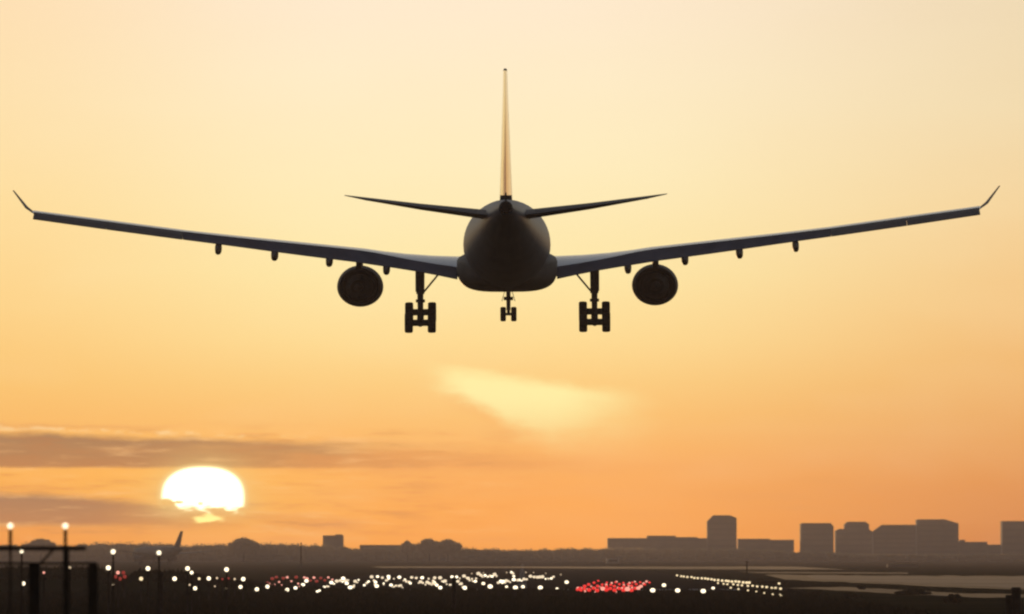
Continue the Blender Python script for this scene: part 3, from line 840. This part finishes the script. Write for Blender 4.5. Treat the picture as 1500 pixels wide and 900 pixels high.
for x_, y_, r_ in ((718,861,4.2),(742,858,2.4),(755,862,4.0),(766,859.5,3.2),(791.5,862,4.0),(816,860.5,2.4),(830,854,3.4),(736,853,2.6),(708,855,3)): rl('b', x_, y_, r_)
for x_, y_, r_ in ((956,866,4.3),(972.5,858,3.5),(992.5,866,4.2),(1030,867,4.3),(1044.5,860.5,2.8)): rl('g', x_, y_, r_)
# crowded strip: clusters read off the photograph
for (xa, ya, xb, yb, n) in ((463,864,492,852,9),(492,852,512,848,4),(503,848,513,861,5),(513,861,527,847,5),(533,856,540,850,3),(545,846,553,859,5),(560,855,571,846,4),(571,856,590,857.5,6),
      (590,848,602,854,4),(612,852,640,855,8),(634,850,645,861,5),(644,848,662,856,6),(670,852,683,861,5),(684,848,699,852,4),(700,843.5,728,844.5,8),(728,853,772,848,12),(748,838,753,845,3),(776,846,806,846.5,6),(660,846,700,847,6),(540,846,640,848,10),(806,847,812,845,2)):
    n = int(n*1.15+.5)
    for i in range(n):
        f = (i+.5)/n
        rl('w' if rnd.random() < .3 else 'v', xa+(xb-xa)*f+rnd.uniform(-1.2,1.2), ya+(yb-ya)*f+rnd.uniform(-.8,.8), (1.5+2.0*rnd.random()**1.4) if n > 3 else 2.2)
for x_, y_, r_ in ((433,861,3.2),(444,857.5,3.4),(449,852.5,3.4),(552,859,3.4),(513,861,3.6),(645,861,3.4),(681,861.5,3.4)): rl('w', x_, y_, r_)
# reddish scatter on the left
for x_, y_ in ((392,852),(399,849),(405,846.5),(409,851),(415,848),(421,846),(413,855),(427,850),(434,847),(437,853),(446,846),(455,850),(460,846.5),(464,852),(470,847.5),(476,850),(481,845.5),(487,848)):
    if rnd.random() < .42: rl('s', x_, y_, rnd.uniform(1.5,2.6))
    else: rl('q', x_, y_, rnd.uniform(2.0,3.4))
for x_, y_ in ((395,855),(450,848),(440,858),(402,856)): rl('s', x_, y_, 2.6)
# red patch
for k in range(7):
    xs = 850+k*12.5
    for i in range(5):
        f = i/4.0
        rl('r', xs+f*26+rnd.uniform(-.8,.8), 864.5-(2.0 if k == 0 else 0)-f*12.5+rnd.uniform(-.5,.5), 3.7-1.7*f)
for i in range(3): rl('r', 846+i*5, 862.5+rnd.uniform(-1,1.4), 2.8)
for x_, y_, r_ in ((847,861.5,3.2),(883,863.5,4.0),(919,865,4.6),(935,862,3.6),(939,858.5,3.0),(943,854.5,2.6),(947,851,2.2),(888,855,2.2),(896,852.5,2.0),(903,851,2.0),(914,855,2.0),(922,852.5,2.0),(930,850.5,1.8),(871,859,2.0),(905,859,2.2),(860,860,1.8),(852,858,1.6),(866,856,1.6),(878,857.5,2.0),(893,859,2.0),(899,856.5,1.7),(911,859,2.0),(926,858.5,2.0),(921,855.5,1.6),(857,863,2.0),(872,863.5,1.8),(902,864,2.0)): rl('p', x_, y_, r_)
# the double row at the right
for i in range(22):
    f = i/21.0
    rl('e', 992+f*106+rnd.uniform(-1,1), 842.5+10.8*f**.8+rnd.uniform(-.4,.4), 1.9+.7*f)
for i in range(14):
    f = i/13.0
    rl('e', 1052+f*92+rnd.uniform(-1,1), 852.2+8.2*f+rnd.uniform(-.4,.4), 1.8+.6*f)
for i in range(7):
    f = i/6.0
    rl('e', 1070+f*74+rnd.uniform(-1,1), 858.4+10.0*f, 1.9)
for x_, y_ in ((1141,853.5),(1143,860),(1142,868)): rl('e', x_, y_, 2.2)
for i in range(9): rl('f', 690+i*16+rnd.uniform(-5,5), 838+rnd.uniform(-1,4), rnd.uniform(.9,1.5))

# ------------------------------------------------------------------ small things on the field
def cabinet(px_, py, wpx, hpx, label):
    x, y = gp(px_, py); k = y/K; w, h = wpx*k, hpx*k
    t = empty('equipment_cabinet', (x,y,0)); tag(t, label, 'cabinet', 'dark cabinets standing before the threshold')
    MB().box(-w/2,w/2,-.35,.35,.12,h*.86).build('cabinet_body', M['steel'], t)
    MB().box(-w/2-.05,w/2+.05,-.42,.42,h*.86+.003,h).build('lid', M['steel'], t)
    for q in (-.4,.4): MB().box(w*q-.05,w*q+.05,-.3,.3,0,.117).build('foot', M['steel'], t)
    MB().box(-.01,.01,-.362,-.352,.2,h*.8).build('door_gap', M['dark'], t)
cabinet(743,875,30,12,'low dark box in the grass under the lights near the middle')
cabinet(808,875,32,12,'low dark box in the grass left of the red lights')
def marker(px_, top, bot, wpx, label, name='marker_post', d=None):
    d = d or K*CAMH/(bot-HOR); k = d/K; x = (px_-CX)*k; z = CAMH+(HOR-top)*k; w = wpx*k/2
    t = empty(name, (x,d,0)); tag(t, label, 'post')
    MB().tube((0,0,0),(0,0,z-.08),w,w*.9,10).build('post', M['steel'], t)
    MB().tube((0,0,z-.12),(0,0,z),w*1.12,w*.8,10).build('cap', M['dark'], t)
    MB().tube((0,0,0),(0,0,.06),w*2,w*2,12).build('base_plate', M['steel'], t)
    return t
marker(665,846,897,6.5,'dark slim post in the near grass left of the middle')
tpost = marker(1488,860.5,917,15,'thick dark post in the bottom right corner with a lower stub beside it')
MB().tube((-.30,0,0),(-.30,0,1.32),.17,.15,12).build('stub', M['steel'], tpost)
marker(441,795,832,2.0,'thin far mast against the treeline below the left wing', 'mast', 2200)
marker(1094,822,851,2.0,'thin pole behind the end of the double row of lights', 'mast')
marker(160,835,880,5,'dark post beside the red glow near the left', d=480)
marker(237,838,900,5,'dark mast foot under the right pair lamp', d=430)
def bush(px_, py, wpx, hpx, label, seed):
    rnd = random.Random(seed); x, y = gp(px_, py); k = y/K; w, h = wpx*k/2, hpx*k
    vs, fs = [], []
    for i in range(7):
        leaf_ball(vs, fs, (rnd.uniform(-w,w)*.7, rnd.uniform(-.4,.4), h*rnd.uniform(.3,.6)), w*.4, h*.4, 70, .07, rnd)
    t = empty('bush', (x,y,0)); tag(t, label, 'bush', 'low bushes at the edge of the near grass')
    link_mesh('foliage', vs, fs, M['nearleaf'], t)
    s = MB()
    for i in range(4):
        a = rnd.uniform(0,6.28); s.tube((0,0,0),(math.cos(a)*w*.4,math.sin(a)*.2,h*.5),.02,.01,5)
    s.build('stem', M['bark'], t)
for i, a in enumerate(((1198,871,20,5,'low ragged bush where the near grass begins to slope away at right'),(1245,876,34,6,'wider ragged bush farther right along the grass edge'),
     (1330,872,70,8,'broad dark bush beside the pale service road'),(1395,884,26,14,'spiky dark bush standing above the lower right field'),(1262,864,16,6,'small bush just beyond the grass edge beside the road'),
     (640,868,40,5,'flat dark bush below the crowded lights'),(560,870,50,5,'long flat bush left of the slim near post'),(1120,872,44,5,'flat bush under the end of the double row'))):
    bush(*a, 40+i)

# ------------------------------------------------------------------ haze
hb = MB().box(-1900,1900,-60,6000,-1.0,46.0)
hz = hb.build('haze', M['grass'])
hm = bpy.data.materials.new('haze_air'); hm.use_nodes = True
t = hm.node_tree; t.nodes.clear()
pv = t.nodes.new('ShaderNodeVolumePrincipled'); pv.inputs['Color'].default_value = (.96,.88,.94,1)
pv.inputs['Density'].default_value = HZ_D; pv.inputs['Anisotropy'].default_value = .35
mo = t.nodes.new('ShaderNodeOutputMaterial'); t.links.new(pv.outputs[0], mo.inputs['Volume'])
hz.data.materials.clear(); hz.data.materials.append(hm)
tag(hz, kind='stuff')
hz['label'] = 'thin warm evening haze over the airfield'; hz['category'] = 'haze'
